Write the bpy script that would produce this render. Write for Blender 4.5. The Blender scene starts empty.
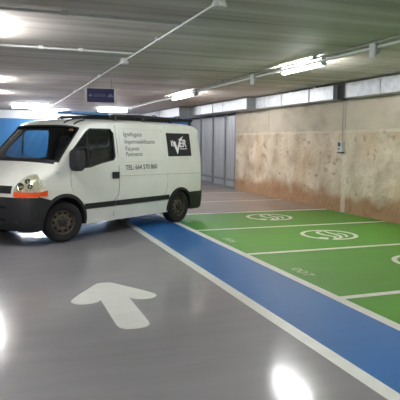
import bpy, bmesh, math, random
from mathutils import Vector, Matrix, Euler
from mathutils.bvhtree import BVHTree
random.seed(7)
PI=math.pi
col=bpy.context.scene.collection
scene=bpy.context.scene

# ------------------------------------------------------------------ materials
def srgb(r,g,b):
    f=lambda c:(c/255/12.92) if c/255<=.04045 else ((c/255+.055)/1.055)**2.4
    return (f(r),f(g),f(b),1)
def mat(name,rgb,rough=.5,metal=0,var=.0,scale=4,bump=0,bscale=30,coat=0,spec=.5,stretch=(1,1,1),rvar=0,alpha=1,trans=0,emit=0):
    m=bpy.data.materials.new(name); m.use_nodes=True
    nt=m.node_tree; N=nt.nodes; L=nt.links; b=N['Principled BSDF']
    c=srgb(*rgb)
    b.inputs['Base Color'].default_value=c; b.inputs['Roughness'].default_value=rough
    b.inputs['Metallic'].default_value=metal; b.inputs['Coat Weight'].default_value=coat
    b.inputs['Specular IOR Level'].default_value=spec
    b.inputs['Transmission Weight'].default_value=trans
    b.inputs['Alpha'].default_value=alpha
    if emit:
        b.inputs['Emission Color'].default_value=c; b.inputs['Emission Strength'].default_value=emit
    tc=N.new('ShaderNodeTexCoord'); mp=N.new('ShaderNodeMapping'); mp.inputs['Scale'].default_value=stretch
    L.new(tc.outputs['Object'],mp.inputs[0])
    if var or rvar:
        n=N.new('ShaderNodeTexNoise'); n.inputs['Scale'].default_value=scale; n.inputs['Detail'].default_value=5
        L.new(mp.outputs[0],n.inputs['Vector'])
        if var:
            r=N.new('ShaderNodeValToRGB'); r.color_ramp.elements[0].position=.3; r.color_ramp.elements[1].position=.7
            r.color_ramp.elements[0].color=tuple(v*(1-var) for v in c[:3])+(1,)
            r.color_ramp.elements[1].color=tuple(min(1,v*(1+var)) for v in c[:3])+(1,)
            L.new(n.outputs[0],r.inputs[0]); L.new(r.outputs[0],b.inputs['Base Color'])
        if rvar:
            mr=N.new('ShaderNodeMapRange'); mr.inputs[1].default_value=.3; mr.inputs[2].default_value=.7
            mr.inputs[3].default_value=max(0,rough-rvar); mr.inputs[4].default_value=rough+rvar
            L.new(n.outputs[0],mr.inputs[0]); L.new(mr.outputs[0],b.inputs['Roughness'])
    if bump:
        n2=N.new('ShaderNodeTexNoise'); n2.inputs['Scale'].default_value=bscale; n2.inputs['Detail'].default_value=4
        L.new(mp.outputs[0],n2.inputs['Vector'])
        bp=N.new('ShaderNodeBump'); bp.inputs['Strength'].default_value=bump; bp.inputs['Distance'].default_value=.02
        L.new(n2.outputs[0],bp.inputs['Height']); L.new(bp.outputs[0],b.inputs['Normal'])
    return m

M={}
M['paint']=mat('van white paint',(222,224,216),.32,coat=.4,var=.04,scale=3)
M['black']=mat('black plastic',(26,27,31),.55,var=.1,scale=8)
M['rubber']=mat('tyre rubber',(18,18,19),.8,bump=.3,bscale=60)
M['dark']=mat('dark interior',(20,20,24),.8,var=.2)
M['liner']=mat('wheel well liner',(9,9,10),.9,var=.1)
M['seatf']=mat('seat fabric',(38,38,46),.9,var=.2,bump=.2)
M['steel']=mat('brown dusty wheel steel',(96,88,80),.5,metal=.5,var=.25,scale=9)
M['hub']=mat('wheel hub',(48,45,44),.5,metal=.4,var=.1)
M['chrome']=mat('reflector metal',(225,225,220),.12,metal=1)
M['orange']=mat('orange lens',(232,84,34),.25,coat=.5,var=.08,scale=20)
M['graytext']=mat('grey lettering',(92,96,98),.6,var=.05)
M['logoblack']=mat('black sticker',(22,20,26),.4,var=.1)
M['white']=mat('white lettering',(228,228,228),.5,var=.03)
M['galv']=mat('galvanised duct',(172,174,176),.45,metal=.5,var=.22,scale=7,bump=.25,bscale=7,rvar=.12)
M['ductlit']=mat('duct sheet lightened as lamplit',(222,224,226),.5,metal=.1,var=.06,scale=6)  # galvanised sheet lightened to imitate lamplight on the far duct
M['galvdark']=mat('duct joint metal',(150,152,155),.45,metal=.5,var=.1)
M['duck']=mat('duct shadow gap',(46,46,48),.8,var=.1)
M['pvc']=mat('white pvc',(205,207,203),.5,var=.04)
M['pvcgray']=mat('grey pvc',(150,152,150),.5,var=.05)
M['signblue']=mat('sign blue',(28,27,82),.4,var=.06)
M['signtxt']=mat('sign lettering',(120,124,165),.5,var=.03)
M['boardblue']=mat('blue board',(60,120,180),.4,var=.15,scale=5)
M['shutter']=mat('grey metal door',(160,162,164),.42,metal=.35,var=.08,scale=3,stretch=(1,1,.3))
M['shutpost']=mat('grey door posts',(120,121,122),.45,metal=.3,var=.08)
M['line']=mat('white floor paint',(228,230,222),.38,var=.06,scale=6,coat=.3,rvar=.08)
M['numpaint']=mat('worn white stencil paint',(160,185,145),.5,var=.15,scale=20)
M['lampw']=mat('white lamp housing',(215,217,215),.5,var=.03)
M['switchg']=mat('light grey plastic',(172,178,176),.5,var=.05)
M['tube']=mat('lit fluorescent tube',(249,250,252),.4,emit=1)
M['tube2']=mat('lit fluorescent tube pair',(248,250,255),.4,emit=1)

def glass(name,rgb,mixv):
    m=bpy.data.materials.new(name); m.use_nodes=True; nt=m.node_tree; N=nt.nodes; L=nt.links
    N.remove(N['Principled BSDF']); o=N['Material Output']
    t=N.new('ShaderNodeBsdfTransparent'); t.inputs[0].default_value=srgb(*rgb)
    g=N.new('ShaderNodeBsdfGlossy'); g.inputs['Roughness'].default_value=.03; g.inputs[0].default_value=(1,1,1,1)
    lw=N.new('ShaderNodeLayerWeight'); lw.inputs[0].default_value=.5
    pw=N.new('ShaderNodeMath'); pw.operation='POWER'; pw.inputs[1].default_value=5; L.new(lw.outputs['Facing'],pw.inputs[0])
    f=N.new('ShaderNodeMath'); f.operation='MULTIPLY_ADD'; f.inputs[1].default_value=.7; f.inputs[2].default_value=.035; L.new(pw.outputs[0],f.inputs[0])
    mx=N.new('ShaderNodeMixShader'); L.new(f.outputs[0],mx.inputs[0]); L.new(t.outputs[0],mx.inputs[1]); L.new(g.outputs[0],mx.inputs[2]); L.new(mx.outputs[0],o.inputs[0])
    return m
M['glass']=glass('tinted window glass',(226,234,236),1.45)
M['lens']=glass('clear headlamp lens',(238,238,232),1.4)

# ------------------------------------------------------------------ mesh helpers
def link(name,bm,m,parent=None,smooth=False,bevel=0,angle=40):
    me=bpy.data.meshes.new(name); bmesh.ops.recalc_face_normals(bm,faces=bm.faces[:]); bm.to_mesh(me); bm.free()
    for mm in (m if isinstance(m,(list,tuple)) else [m]): me.materials.append(mm)
    o=bpy.data.objects.new(name,me); col.objects.link(o)
    if parent: o.parent=parent
    if smooth:
        for p in me.polygons: p.use_smooth=True
        try: me.set_sharp_from_angle(angle=math.radians(angle))
        except Exception: pass
    if bevel:
        b=o.modifiers.new('bevel','BEVEL'); b.width=bevel; b.segments=2; b.limit_method='ANGLE'; b.angle_limit=math.radians(40)
    return o
def tag(o,label=None,cat=None,group=None,kind=None):
    if label: o['label']=label
    if cat: o['category']=cat
    if group: o['group']=group
    if kind: o['kind']=kind
    return o
def empty(name,loc,rz=0,**k):
    o=bpy.data.objects.new(name,None); col.objects.link(o); o.location=loc; o.rotation_euler=(0,0,rz); o.empty_display_size=.1
    tag(o,**k); return o
def box(bm,x0,x1,y0,y1,z0,z1,mi=0):
    v=[bm.verts.new((x,y,z)) for x in (x0,x1) for y in (y0,y1) for z in (z0,z1)]
    for f in ((0,1,3,2),(4,6,7,5),(0,4,5,1),(2,3,7,6),(0,2,6,4),(1,5,7,3)):
        fc=bm.faces.new([v[i] for i in f]); fc.material_index=mi
def boxo(name,d,m,parent=None,bevel=0,**k):
    bm=bmesh.new(); box(bm,*d); return tag(link(name,bm,m,parent,bevel=bevel),**k)
def tube(bm,pts,r,seg=10,cap=True):
    pts=[Vector(p) for p in pts]; rings=[]
    for i,p in enumerate(pts):
        a=pts[max(i-1,0)];b=pts[min(i+1,len(pts)-1)]; d=(b-a).normalized()
        up=Vector((0,0,1)) if abs(d.z)<.95 else Vector((1,0,0))
        s=d.cross(up).normalized(); u=s.cross(d)
        rr=r[i] if isinstance(r,(list,tuple)) else r
        rings.append([bm.verts.new(p+(s*math.cos(2*PI*k/seg)+u*math.sin(2*PI*k/seg))*rr) for k in range(seg)])
    for a,b in zip(rings,rings[1:]):
        for k in range(seg): bm.faces.new((a[k],a[(k+1)%seg],b[(k+1)%seg],b[k]))
    if cap:
        bm.faces.new(rings[0]); bm.faces.new(rings[-1])
def lathe(bm,prof,axis='y',seg=40,close=False,cen=(0,0,0)):
    rings=[]
    for (r,h) in prof:
        ring=[]
        for k in range(seg):
            a=2*PI*k/seg; p={'y':(r*math.cos(a),h,r*math.sin(a)),'z':(r*math.cos(a),r*math.sin(a),h),'x':(h,r*math.cos(a),r*math.sin(a))}[axis]
            ring.append(bm.verts.new([p[i]+cen[i] for i in range(3)]))
        rings.append(ring)
    n=len(rings)
    for i in range(n if close else n-1):
        a=rings[i];b=rings[(i+1)%n]
        for k in range(seg): bm.faces.new((a[k],a[(k+1)%seg],b[(k+1)%seg],b[k]))
    if not close:
        bm.faces.new(rings[0]); bm.faces.new(rings[-1])
def prism(bm,poly,f0,f1):
    """poly of 2-D points; f0/f1 map a point to the two end positions"""
    a=[bm.verts.new(f0(*p)) for p in poly]; b=[bm.verts.new(f1(*p)) for p in poly]
    bm.faces.new(a); bm.faces.new(b)
    for i in range(len(poly)):
        j=(i+1)%len(poly); bm.faces.new((a[i],a[j],b[j],b[i]))
def sheet(bm,G0,G1):
    """closed slab between two grids of points"""
    A=[[bm.verts.new(p) for p in r] for r in G0]; B=[[bm.verts.new(p) for p in r] for r in G1]
    n=len(A);m=len(A[0])
    for i in range(n-1):
        for j in range(m-1):
            bm.faces.new((A[i][j],A[i+1][j],A[i+1][j+1],A[i][j+1])); bm.faces.new((B[i][j],B[i][j+1],B[i+1][j+1],B[i+1][j]))
    for i in range(n-1):
        bm.faces.new((A[i][0],B[i][0],B[i+1][0],A[i+1][0])); bm.faces.new((A[i][-1],A[i+1][-1],B[i+1][-1],B[i][-1]))
    for j in range(m-1):
        bm.faces.new((A[0][j],A[0][j+1],B[0][j+1],B[0][j])); bm.faces.new((A[-1][j],B[-1][j],B[-1][j+1],A[-1][j+1]))
def text_obj(name,s,size,m,parent,mtx,width=None,ext=.001,shear=0,bold=0,**k):
    cu=bpy.data.curves.new(name,'FONT'); cu.body=s; cu.size=size; cu.extrude=ext; cu.shear=shear; cu.offset=bold
    t=bpy.data.objects.new(name+'_tmp',cu); col.objects.link(t)
    dg=bpy.context.evaluated_depsgraph_get(); dg.update()
    me=bpy.data.meshes.new_from_object(t.evaluated_get(dg)); bpy.data.objects.remove(t)
    xs=[v.co.x for v in me.vertices]; w=max(xs)-min(xs); x0=min(xs); sc=(width/w) if width else 1
    for v in me.vertices: v.co.x=(v.co.x-x0)*sc; 
    for v in me.vertices: v.co=mtx@v.co
    me.name=name; me.materials.clear(); me.materials.append(m)
    o=bpy.data.objects.new(name,me); col.objects.link(o)
    if parent: o.parent=parent
    return tag(o,**k)
def boolean(o,cutters,op='DIFFERENCE'):
    for c in cutters:
        md=o.modifiers.new('b','BOOLEAN'); md.object=c; md.operation=op; md.solver='EXACT'
    bpy.context.view_layer.update()
    dg=bpy.context.evaluated_depsgraph_get(); me=bpy.data.meshes.new_from_object(o.evaluated_get(dg))
    o.modifiers.clear(); old=o.data; o.data=me; bpy.data.meshes.remove(old)
def drop(cs):
    for c in cs: bpy.data.objects.remove(c)
M['hlbase']=mat('headlight bowl',(226,226,214),.3,metal=.2,var=.25,scale=14)
M['seamw']=mat('white body seam',(150,152,146),.5,var=.05)
M['seamd']=mat('dark body seam',(96,98,96),.6,var=.05)
M['redl']=mat('red tail lens',(150,20,18),.3,coat=.5,var=.1)
M['orangecard']=mat('orange card',(236,160,90),.5,var=.1)
TUBE,TUBE2,EXPO=60,60,1.7
VANORG=(2.95233,11.61352); HX,HY=-0.83432641,-0.55127075
SWY=11.44
# silhouette of the van, nose bottom -> nose -> hood -> windscreen -> roof -> tail : X, Z, B (pull back), C (drop), n
SIL=[(3.80,.26,.30,.0,2.5),(3.90,.34,.35,.0,2.5),(3.92,.50,.37,.0,2.5),(3.91,.66,.37,.0,2.5),(3.885,.80,.37,.0,2.5),
(3.86,.93,.37,.0,2.5),(3.82,1.01,.36,.02,2.5),(3.74,1.10,.35,.04,2.5),(3.60,1.19,.34,.05,2.4),(3.45,1.27,.34,.06,2.3),
(3.33,1.345,.31,.07,2.8),(3.20,1.48,.30,.08,3.1),(3.00,1.69,.29,.08,3.2),(2.80,1.89,.27,.09,3.2),(2.70,1.98,.24,.10,3.2),
(2.60,2.035,.18,.11,3.0),(2.45,2.065,.10,.12,3.3),(2.25,2.08,.05,.12,3.6),(1.9,2.09,.0,.12,3.8),(1.5,2.095,.0,.12,3.8),
(1.0,2.10,.0,.12,3.8),(.5,2.10,.0,.12,3.8),(0,2.095,.0,.12,3.8),(-.4,2.085,.0,.12,3.8),(-.60,2.06,.0,.12,3.8),(-.72,2.01,.0,.12,3.8)]
NF=6   # index of the last silhouette point of the front face is NF-1
WT=[(0,.93),(.26,.935),(.5,.97),(.9,.985),(1.3,.97),(1.6,.93),(1.95,.87),(2.1,.83),(2.3,.8)]
def lerp(t,a,b): return a+(b-a)*t
def W(z):
    for (a,p),(b,q) in zip(WT,WT[1:]):
        if z<=b: return lerp((z-a)/(b-a),p,q)
    return WT[-1][1]
def sil(u,S=None):
    S=S or SIL
    u=max(0,min(len(S)-1.000001,u)); i=int(u); f=u-i
    p0=S[max(i-1,0)];p1=S[i];p2=S[i+1];p3=S[min(i+2,len(S)-1)]
    return [0.5*((2*b)+(-a+c)*f+(2*a-5*b+4*c-d)*f*f+(-a+3*b-3*c+d)*f**3) for a,b,c,d in zip(p0,p1,p2,p3)]
def skin(u,t,S=None,dw=0):
    X,Z,B,C,n=sil(u,S)
    k=1-(max(0,1-abs(t)**n))**(1/n)
    return (X-B*k, t*(W(Z-C)-dw), Z-C*k)
def skin_off(u,t,o):
    e=.01
    a=skin(u+e,t);b=skin(u-e,t);tt=max(-.998,min(.998,t));c=skin(u,min(1,tt+e/5));d=skin(u,max(-1,tt-e/5))
    p=[a[i]-b[i] for i in range(3)];q=[c[i]-d[i] for i in range(3)]
    n=[p[1]*q[2]-p[2]*q[1],p[2]*q[0]-p[0]*q[2],p[0]*q[1]-p[1]*q[0]]
    l=math.sqrt(sum(v*v for v in n)) or 1; n=[v/l for v in n]
    P=skin(u,t)
    if n[0]*1+n[2]*1+n[1]*t<0: n=[-v for v in n]
    return tuple(P[i]+n[i]*o for i in range(3))
# ------------------------------------------------------------------ the garage shell
XL,XR,YB,YF,ZC=-12.0,7.88,-6.0,28.0,3.12
def nodes(name):
    m=bpy.data.materials.new(name); m.use_nodes=True; return m,m.node_tree.nodes,m.node_tree.links,m.node_tree.nodes['Principled BSDF']
def floor_mat(name,rgb,rough=.55,var=.10,coat=.7,crough=.14):
    m,N,L,b=nodes(name); c=srgb(*rgb)
    tc=N.new('ShaderNodeTexCoord')
    n=N.new('ShaderNodeTexNoise'); n.inputs['Scale'].default_value=.9; n.inputs['Detail'].default_value=6; L.new(tc.outputs['Object'],n.inputs['Vector'])
    mp=N.new('ShaderNodeMapping'); mp.inputs['Scale'].default_value=(.6,3.5,1); L.new(tc.outputs['Object'],mp.inputs[0])
    n2=N.new('ShaderNodeTexNoise'); n2.inputs['Scale'].default_value=1.6; n2.inputs['Detail'].default_value=5; L.new(mp.outputs[0],n2.inputs['Vector'])
    ad=N.new('ShaderNodeMath'); ad.operation='ADD'; L.new(n.outputs[0],ad.inputs[0]); L.new(n2.outputs[0],ad.inputs[1])
    r=N.new('ShaderNodeValToRGB'); r.color_ramp.elements[0].position=.35*1; r.color_ramp.elements[1].position=.66
    hf=N.new('ShaderNodeMath'); hf.operation='MULTIPLY'; hf.inputs[1].default_value=.5; L.new(ad.outputs[0],hf.inputs[0]); L.new(hf.outputs[0],r.inputs[0])
    r.color_ramp.elements[0].color=tuple(v*(1-var) for v in c[:3])+(1,); r.color_ramp.elements[1].color=tuple(min(1,v*(1+var)) for v in c[:3])+(1,)
    L.new(r.outputs[0],b.inputs['Base Color']); b.inputs['Roughness'].default_value=rough
    b.inputs['Coat Weight'].default_value=coat; b.inputs['Coat Roughness'].default_value=crough
    n3=N.new('ShaderNodeTexNoise'); n3.inputs['Scale'].default_value=5; n3.inputs['Detail'].default_value=3; L.new(tc.outputs['Object'],n3.inputs['Vector'])
    bp=N.new('ShaderNodeBump'); bp.inputs['Strength'].default_value=.12; bp.inputs['Distance'].default_value=.01; L.new(n3.outputs[0],bp.inputs['Height'])
    L.new(bp.outputs[0],b.inputs['Normal']); L.new(bp.outputs[0],b.inputs['Coat Normal'])
    return m
M['floor']=floor_mat('glossy grey resin floor',(130,128,132))
M['floorback']=floor_mat('brownish concrete floor',(146,130,122),rough=.5,coat=.5)
M['bluep']=floor_mat('blue floor paint',(28,102,168),var=.08,coat=.45)
M['greenp']=floor_mat('green floor paint',(74,146,30),var=.08,coat=.3,crough=.15)

def ceiling_mat():
    m,N,L,b=nodes('board marked concrete ceiling')
    tc=N.new('ShaderNodeTexCoord'); mp=N.new('ShaderNodeMapping'); mp.inputs['Scale'].default_value=(.10,2.2,1); L.new(tc.outputs['Object'],mp.inputs[0])
    n=N.new('ShaderNodeTexNoise'); n.inputs['Scale'].default_value=1.6; n.inputs['Detail'].default_value=7; n.inputs['Roughness'].default_value=.6; L.new(mp.outputs[0],n.inputs['Vector'])
    r=N.new('ShaderNodeValToRGB'); e=r.color_ramp.elements; e[0].position=.30; e[0].color=srgb(148,138,126); e[1].position=.72; e[1].color=srgb(214,206,200)
    x=e.new(.45); x.color=srgb(180,171,162); x=e.new(.56); x.color=srgb(194,186,178)
    L.new(n.outputs[0],r.inputs[0])
    # rusty stains
    n2=N.new('ShaderNodeTexNoise'); n2.inputs['Scale'].default_value=1.3; n2.inputs['Detail'].default_value=4
    mp2=N.new('ShaderNodeMapping'); mp2.inputs['Scale'].default_value=(.5,1.5,1); L.new(tc.outputs['Object'],mp2.inputs[0]); L.new(mp2.outputs[0],n2.inputs['Vector'])
    r2=N.new('ShaderNodeValToRGB'); r2.color_ramp.elements[0].position=.55; r2.color_ramp.elements[0].color=(0,0,0,1); r2.color_ramp.elements[1].position=.75; r2.color_ramp.elements[1].color=(.55,.55,.55,1)
    L.new(n2.outputs[0],r2.inputs[0])
    mx=N.new('ShaderNodeMix'); mx.data_type='RGBA'; L.new(r2.outputs[0],mx.inputs[0]); L.new(r.outputs[0],mx.inputs[6]); mx.inputs[7].default_value=srgb(150,142,116)
    L.new(mx.outputs[2],b.inputs['Base Color']); b.inputs['Roughness'].default_value=.62; b.inputs['Specular IOR Level'].default_value=.4
    w=N.new('ShaderNodeTexWave'); w.wave_type='BANDS'; w.bands_direction='Y'; w.inputs['Scale'].default_value=.12; w.inputs['Distortion'].default_value=.2
    L.new(tc.outputs['Object'],w.inputs['Vector'])
    bp=N.new('ShaderNodeBump'); bp.inputs['Strength'].default_value=.2; bp.inputs['Distance'].default_value=.06; L.new(w.outputs[0],bp.inputs['Height'])
    bp2=N.new('ShaderNodeBump'); bp2.inputs['Strength'].default_value=.4; bp2.inputs['Distance'].default_value=.02; L.new(n.outputs[0],bp2.inputs['Height']); L.new(bp.outputs[0],bp2.inputs['Normal'])
    L.new(bp2.outputs[0],b.inputs['Normal'])
    return m
M['ceil']=ceiling_mat()

def wall_mat():
    m,N,L,b=nodes('stained rough concrete wall')
    tc=N.new('ShaderNodeTexCoord'); sx=N.new('ShaderNodeSeparateXYZ'); L.new(tc.outputs['Object'],sx.inputs[0])
    def noise(s,d,st=(1,1,1),loc=(0,0,0)):
        mp=N.new('ShaderNodeMapping'); mp.inputs['Scale'].default_value=st; mp.inputs['Location'].default_value=loc; L.new(tc.outputs['Object'],mp.inputs[0])
        n=N.new('ShaderNodeTexNoise'); n.inputs['Scale'].default_value=s; n.inputs['Detail'].default_value=d; L.new(mp.outputs[0],n.inputs['Vector']); return n.outputs[0]
    def ramp(src,p):
        r=N.new('ShaderNodeValToRGB'); e=r.color_ramp.elements
        e[0].position,e[0].color=p[0]; e[1].position,e[1].color=p[-1]
        for q in p[1:-1]: x=e.new(q[0]); x.color=q[1]
        L.new(src,r.inputs[0]); return r.outputs[0]
    def mix(f,a,c):
        mx=N.new('ShaderNodeMix'); mx.data_type='RGBA'; L.new(f,mx.inputs[0])
        for s,i in ((a,6),(c,7)):
            if isinstance(s,tuple): mx.inputs[i].default_value=s
            else: L.new(s,mx.inputs[i])
        return mx.outputs[2]
    g=lambda v:(v,v,v,1)
    upper=ramp(noise(1.2,6,(1,1,2.0)),[(.3,srgb(150,141,126)),(.5,srgb(172,162,144)),(.72,srgb(182,172,154))])
    lower=ramp(noise(1.5,7),[(.28,srgb(150,134,112)),(.42,srgb(174,160,138)),(.55,srgb(190,177,155)),(.72,srgb(204,194,175))])
    # ochre stains running down, stronger near the floor
    st=ramp(noise(1.1,5,(1,1.6,.5),(3,1,0)),[(.50,g(0)),(.70,g(.6))])
    lower=mix(st,lower,srgb(180,150,108))
    pit=ramp(noise(4.2,6,(1,1,1.4),(7,2,1)),[(.59,g(0)),(.70,g(.75))])
    lower=mix(pit,lower,srgb(128,106,82))
    wet=N.new('ShaderNodeMath'); wet.operation='ADD'; L.new(sx.outputs[2],wet.inputs[0])
    hn=N.new('ShaderNodeMath'); hn.operation='MULTIPLY'; hn.inputs[1].default_value=-.7; L.new(noise(1.6,4),hn.inputs[0]); L.new(hn.outputs[0],wet.inputs[1])
    lower=mix(ramp(wet.outputs[0],[(0.0,g(.75)),(.22,g(0))]),lower,srgb(142,96,52))
    # boundary at 1.93 m
    wv=N.new('ShaderNodeMath'); wv.operation='MULTIPLY_ADD'; wv.inputs[1].default_value=.06; L.new(noise(2,3),wv.inputs[0]); L.new(sx.outputs[2],wv.inputs[2])
    gt=N.new('ShaderNodeMath'); gt.operation='GREATER_THAN'; gt.inputs[1].default_value=2.05; L.new(wv.outputs[0],gt.inputs[0])
    colr=mix(gt.outputs[0],lower,upper)
    # pale plaster line at the joint
    def band(src,c,w):
        a=N.new('ShaderNodeMath'); a.operation='SUBTRACT'; a.inputs[1].default_value=c; L.new(src,a.inputs[0])
        a2=N.new('ShaderNodeMath'); a2.operation='ABSOLUTE'; L.new(a.outputs[0],a2.inputs[0])
        a3=N.new('ShaderNodeMath'); a3.operation='LESS_THAN'; a3.inputs[1].default_value=w; L.new(a2.outputs[0],a3.inputs[0]); return a3.outputs[0]
    def mul(a,c):
        k=N.new('ShaderNodeMath'); k.operation='MULTIPLY'; L.new(a,k.inputs[0])
        if isinstance(c,float): k.inputs[1].default_value=c
        else: L.new(c,k.inputs[1])
        return k.outputs[0]
    colr=mix(mul(band(wv.outputs[0],2.01,.035),.45),colr,srgb(196,190,174))
    # plaster strip below the switch box and panel joints
    below=N.new('ShaderNodeMath'); below.operation='LESS_THAN'; below.inputs[1].default_value=1.75; L.new(sx.outputs[2],below.inputs[0])
    colr=mix(mul(mul(band(sx.outputs[1],PLY,.09),below.outputs[0]),.5),colr,srgb(206,200,184))
    up=N.new('ShaderNodeMath'); up.operation='GREATER_THAN'; up.inputs[1].default_value=2.05; L.new(sx.outputs[2],up.inputs[0])
    for yy in (PLY,15.4,8.2):
        colr=mix(mul(mul(band(sx.outputs[1],yy,.02),up.outputs[0]),.55),colr,srgb(112,106,96))
    L.new(colr,b.inputs['Base Color']); b.inputs['Roughness'].default_value=.85
    hsum=N.new('ShaderNodeMath'); hsum.operation='MULTIPLY_ADD'; hsum.inputs[1].default_value=.25; L.new(noise(14,4),hsum.inputs[0]); L.new(noise(2.6,6),hsum.inputs[2])
    bs=N.new('ShaderNodeMapRange'); L.new(up.outputs[0],bs.inputs[0]); bs.inputs[3].default_value=.9; bs.inputs[4].default_value=.15
    bp=N.new('ShaderNodeBump'); bp.inputs['Distance'].default_value=.08; L.new(bs.outputs[0],bp.inputs['Strength']); L.new(hsum.outputs[0],bp.inputs['Height']); L.new(bp.outputs[0],b.inputs['Normal'])
    return m
PLY=11.34
M['wall']=wall_mat()
def two_tone(name,low,high,z):
    m,N,L,b=nodes(name); tc=N.new('ShaderNodeTexCoord'); sx=N.new('ShaderNodeSeparateXYZ'); L.new(tc.outputs['Object'],sx.inputs[0])
    g=N.new('ShaderNodeMath'); g.operation='GREATER_THAN'; g.inputs[1].default_value=z; L.new(sx.outputs[2],g.inputs[0])
    n=N.new('ShaderNodeTexNoise'); n.inputs['Scale'].default_value=.8; L.new(tc.outputs['Object'],n.inputs['Vector'])
    r=N.new('ShaderNodeValToRGB'); c=srgb(*low); r.color_ramp.elements[0].color=tuple(v*.85 for v in c[:3])+(1,); r.color_ramp.elements[1].color=tuple(v*1.12 for v in c[:3])+(1,); L.new(n.outputs[0],r.inputs[0])
    mx=N.new('ShaderNodeMix'); mx.data_type='RGBA'; L.new(g.outputs[0],mx.inputs[0]); L.new(r.outputs[0],mx.inputs[6]); mx.inputs[7].default_value=srgb(*high)
    L.new(mx.outputs[2],b.inputs['Base Color']); b.inputs['Roughness'].default_value=.55
    return m
M['bluewall']=two_tone('blue painted wall',(36,106,160),(200,204,206),2.74)
M['plain']=mat('grey painted wall',(150,150,146),.7,var=.08,scale=1)

floor=boxo('floor',(XL,XR+.2,YB,YF,-.2,0),M['floor'],kind='structure')
boxo('ceiling',(XL,XR+.2,YB,YF,ZC,ZC+.2),M['ceil'],kind='structure')
# right wall: rough concrete up to the metal doors, painted behind them
boxo('wall_right',(XR,XR+.2,YB,17.95,0,ZC),M['wall'],kind='structure')
wr=boxo('wall_right_end',(XR,XR+.2,22.85,YF,0,ZC),M['bluewall'],kind='structure'); wr.name='wall_right.001'
boxo('wall_back',(XL,XR+.2,YF,YF+.2,0,ZC),M['bluewall'],kind='structure')
boxo('wall_left',(XL-.2,XL,YB,YF,0,ZC),M['plain'],kind='structure')
boxo('wall_front',(XL,XR+.2,YB-.2,YB,0,ZC),M['plain'],kind='structure')
# metal doors in line with the wall
dr=empty('door_1',(XR,0,0),kind='structure')
hx=.0
boxo('door_head',(.02,.2,17.95,22.85,2.70,ZC),M['duck'],dr)
ys=[18.0,18.97,20.23,21.63,22.8]
for a,b_ in zip(ys,ys[1:]):
    bm=bmesh.new(); n=max(3,int((b_-a)/.16)); w=(b_-a-.1)/n
    # folded sheet: shallow vertical ribs
    pts=[]
    for k in range(n):
        y=a+.05+k*w
        pts+= [(y,.03),(y+w*.12,.03),(y+w*.2,.05),(y+w*.88,.05),(y+w*.96,.03)]
    pts.append((b_-.05,.03))
    F=[(x,y) for y,x in pts]
    v0=[bm.verts.new((x,y,.09)) for x,y in F]; v1=[bm.verts.new((x,y,2.66)) for x,y in F]
    w0=[bm.verts.new((.1,y,.09)) for x,y in F]; w1=[bm.verts.new((.1,y,2.66)) for x,y in F]
    for i in range(len(F)-1):
        bm.faces.new((v0[i],v0[i+1],v1[i+1],v1[i])); bm.faces.new((w0[i],w1[i],w1[i+1],w0[i+1]))
        bm.faces.new((v0[i],w0[i],w0[i+1],v0[i+1])); bm.faces.new((v1[i],v1[i+1],w1[i+1],w1[i]))
    bm.faces.new((v0[0],v1[0],w1[0],w0[0])); bm.faces.new((v0[-1],w0[-1],w1[-1],v1[-1]))
    link('door_panel',bm,M['shutter'],dr)
    boxo('cross_rail',(.005,.045,a+.05,b_-.05,.28,.36),M['shutpost'],dr)
for y in ys: boxo('door_post',(-.01,.1,y-.05,y+.05,0,2.70),M['shutpost'],dr,bevel=.008)
boxo('threshold',(.0,.1,18.05,22.75,0,.09),M['shutpost'],dr)

# ---- painted floor, every coat a child of the floor
SX0,SX1=2.44,3.42
def slab(name,x0,x1,y0,y1,z,m,z0=0,**k): return boxo(name,(x0,x1,y0,y1,z0,z),m,floor,**k)
slab('blue_lane',SX0,SX1,YB+.2,17.0,.0015,M['bluep'],label='blue painted lane between two white lines')
slab('green_bays',SX1,XR-.005,YB+.2,12.0,.0015,M['greenp'],label='green painted parking bay surface')
slab('rear_bays',SX1,XR-.005,12.0,YF-.1,.0012,M['floorback'],label='brownish grey bare floor beyond the green bays')
slab('lane_line',SX0-.07,SX0+.06,YB+.2,17.0,.003,M['line'],label='long white line between grey floor and blue lane')
slab('lane_line',SX1-.06,SX1+.06,YB+.2,17.0,.003,M['line'],label='long white line between blue lane and parking bays')
BY=[12.0,9.72,7.40,4.95,2.55,.1]
for y in BY: slab('bay_line',SX1+.06,XR-.03,y-.05,y+.05,.003,M['line'])
M['faint']=mat('faded bay line',(190,182,170),.5,var=.1)
for y in (14.4,16.9,19.3): slab('bay_line',SX1+.06,XR-.03,y-.04,y+.04,.0024,M['faint'],label='faded line on bare floor')
def flat(name,poly_list,z,m,**k):
    bm=bmesh.new()
    for poly in poly_list:
        prism(bm,poly,lambda x,y:(x,y,.0),lambda x,y:(x,y,z))
    return tag(link(name,bm,m,floor),**k)
def spline(P,n=6):
    out=[];m=len(P)
    for i in range(m):
        a,b,c,d=P[i-1],P[i],P[(i+1)%m],P[(i+2)%m]
        for k in range(n):
            f=k/n; out.append(tuple(.5*(2*q+(-p+r)*f+(2*p-5*q+4*r-s)*f*f+(-p+3*q-3*r+s)*f**3) for p,q,r,s in zip(a,b,c,d)))
    return out
half=[(0,6.385),(.07,6.375),(.12,6.32),(.22,6.16),(.33,5.99),(.435,5.80),(.462,5.69),(.40,5.60),(.29,5.58),(.20,5.62),(.155,5.69)]
def openspl(P,n=6):
    P=[(-P[1][0],P[1][1])]+P+[P[-1]]; out=[]
    for a,b,c,d in zip(P,P[1:],P[2:],P[3:]):
        for k in range(n):
            f=k/n; out.append(tuple(.5*(2*q+(-p+r)*f+(2*p-5*q+4*r-s)*f*f+(-p+3*q-3*r+s)*f**3) for p,q,r,s in zip(a,b,c,d)))
    return out
half=openspl(half)
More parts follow.
